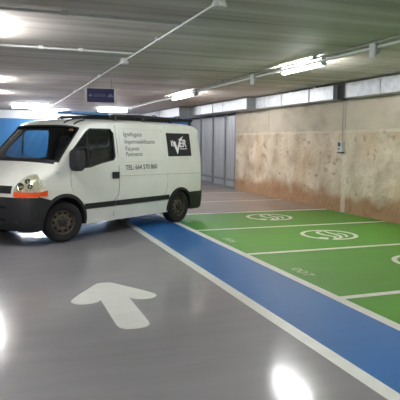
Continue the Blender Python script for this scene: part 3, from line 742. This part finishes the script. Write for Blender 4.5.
lamp(1.15,23.3,1.5,'x','wide lit lamp above the van windscreen, far left',2,mt='tube2')
lamp(4.66,24.2,1.35,'x','wide lit lamp behind the blue hanging sign',2,mt='tube2')
for y,l in ((7.5,'lit lamp just outside the left edge, nearest'),(13.9,'lit lamp just outside the left edge, middle'),(17.6,'lit lamp just outside the left edge, far')):
    lamp(-.21,y,1.4,'y',l)
lamp(2.2,26.6,1.6,'x','lit lamp at the far end hidden by the hanging sign and van')
lamp(5.22,2.4,1.35,'y','lit lamp behind the viewpoint on the right')
lamp(-.16,1.2,1.4,'y','lit lamp behind the viewpoint on the left')
lamp(-5.5,22.0,1.4,'x','added fill lamp, unseen, far left')  # unseen lamp added to lift the ceiling and even out the light
lamp(-5.5,4.0,1.4,'x','added fill lamp, unseen, left beside the viewpoint')  # another unseen lamp added for general fill
lamp(-5.5,-2.5,1.4,'x','added fill lamp, unseen, left behind the viewpoint')  # unseen, added to brighten the hall from behind
lamp(2.0,-2.6,1.5,'x','added fill lamp, unseen, directly behind the viewpoint')  # added fill behind the camera, an unseen source
lamp(-5.5,12.0,1.4,'x','added fill lamp, unseen, left beside the van nose')  # unseen lamp added for fill from the left, near the van
# hanging sign
sg=empty('hanging_sign',(2.20,12.85,2.74),math.radians(-6),label='dark blue hanging exit sign with arrow, below the ceiling',cat='sign')
boxo('panel',(-.31,.31,-.03,.03,-.155,.155),M['signblue'],sg)
for s in (-1,1): boxo('end_cap',(s*.335-.026,s*.335+.026,-.035,.035,-.165,.165),M['lampw'],sg,bevel=.005)
for s in (-1,1): boxo('hanger',(s*.25-.006,s*.25+.006,-.006,.006,.155,ZC-2.74),M['pvcgray'],sg)
R9=Matrix.Rotation(PI/2,4,'X')
text_obj('lettering','SORTIDA',.095,M['signtxt'],sg,Matrix.Translation((-.155,-.032,-.03))@R9,width=.27,ext=.0015)
bm=bmesh.new()
for poly in ([(-.275,0),(-.225,.045),(-.225,-.045)],[(-.235,.012),(-.18,.012),(-.18,-.012),(-.235,-.012)]):
    prism(bm,poly,lambda x,z:(x,-.034,z),lambda x,z:(x,-.029,z))
link('arrow',bm,M['signtxt'],sg)
bm=bmesh.new(); prism(bm,[(.16,-.035),(.16,.0),(.185,.008),(.205,.04),(.25,.04),(.27,.008),(.29,0),(.29,-.035)],lambda x,z:(x,-.034,z),lambda x,z:(x,-.029,z)); link('car_icon',bm,M['signtxt'],sg)
# ducts
def duct(x0,y0,y1,label,joints,z0=2.735,z1=3.075,x1=XR-.02,m='galv'):
    t=empty('air_duct',((x0+x1)/2,y0,z0),label=label,cat='duct'); cx_=(x0+x1)/2; h=(x1-x0)/2
    J=[y0]+list(joints)+[y1]
    for a,b in zip(J,J[1:]):
        bm=bmesh.new(); box(bm,-h,h,a-y0+.012,b-y0-.012,0,z1-z0)
        link('section',bm,M[m],t,bevel=.01)
    for a in J:
        bm=bmesh.new(); box(bm,-h-.015,h,max(a-.02,y0)-y0,min(a+.02,y1)-y0,-.015,z1-z0+.012); link('flange',bm,M['galvdark'],t)
    for a in [] or [lerp(k/6,y0+.3,y1-.3) for k in range(1,6)] if y1-y0>3 else [(y0+y1)/2]:
        boxo('hanger_strap',(-h+.02,-h+.03,a-y0-.012,a-y0+.012,z1-z0,ZC-z0),M['galvdark'],t)
    return t
duct(7.50,11.32,15.6,'bright galvanised air duct over the rough wall, left of the dark gap',(12.45,13.9))
duct(7.50,4.0,10.84,'bright galvanised air duct at the right edge, right of the dark gap',(6.2,8.3,9.62)) 
duct(7.22,15.62,21.0,'galvanised air duct above the grey metal doors',(17.6,18.6,19.9))
duct(6.75,21.02,27.6,'large galvanised air duct coloured pale as if lamplit, at the far end above the van roof',(24.0,),2.72,m='ductlit')  # pale colour stands in for light from the nearby lamp
boxo('duct_gap_shade',(7.60,XR-.02,10.85,11.31,2.75,3.06),M['duck'],label='dark block standing in for the shade in the gap between the two bright ducts',cat='duct')  # dark block put in for the shade of the open duct gap
# switch box
t=empty('switch_box',(XR,SWY,1.60),label='small light grey switch box with dark window on the rough wall',cat='switch box')
boxo('housing',(-.07,.0,-.10,.10,-.12,.13),M['switchg'],t,bevel=.01)
boxo('window',(-.076,-.068,-.02,.085,.02,.115),M['hub'],t,bevel=.004)
boxo('knob',(-.09,-.068,.02,.06,-.06,-.025),M['black'],t,bevel=.006)
boxo('bottom_shadow',(-.085,0,-.09,.10,-.145,-.12),M['hub'],t,bevel=.006)  # dark strip modelled as the shadow under the housing
conduit('ceiling_conduit',[(XR-.02,SWY,3.1),(XR-.02,SWY,1.735)],.008,'pvcgray','thin vertical grey conduit from the duct down to the switch box')

# ------------------------------------------------------------------ camera and world
cam=bpy.data.cameras.new('camera'); co=bpy.data.objects.new('camera',cam); col.objects.link(co)
F,YAW,PIT,ROL=544.26,.349644,.106048,.010096
cam.sensor_fit='HORIZONTAL'; cam.sensor_width=36; cam.lens=36*F/400
f=Vector((math.sin(YAW)*math.cos(PIT),math.cos(YAW)*math.cos(PIT),-math.sin(PIT))); r=Vector((math.cos(YAW),-math.sin(YAW),0)); u=r.cross(f)
r2=r*math.cos(ROL)+u*math.sin(ROL); u2=-r*math.sin(ROL)+u*math.cos(ROL)
co.matrix_world=Matrix(((r2.x,u2.x,-f.x,0),(r2.y,u2.y,-f.y,0),(r2.z,u2.z,-f.z,1.69),(0,0,0,1)))
scene.camera=co
w=bpy.data.worlds.new('world'); scene.world=w; w.use_nodes=True; w.node_tree.nodes['Background'].inputs[0].default_value=(.6,.65,.7,1); w.node_tree.nodes['Background'].inputs[1].default_value=.05
for k,s in (('tube',TUBE),('tube2',TUBE2)): M[k].node_tree.nodes['Principled BSDF'].inputs['Emission Strength'].default_value=s
vs=scene.view_settings; vs.view_transform='Standard'; vs.look='None'; vs.gamma=1; vs.use_curve_mapping=False; vs.exposure=EXPO
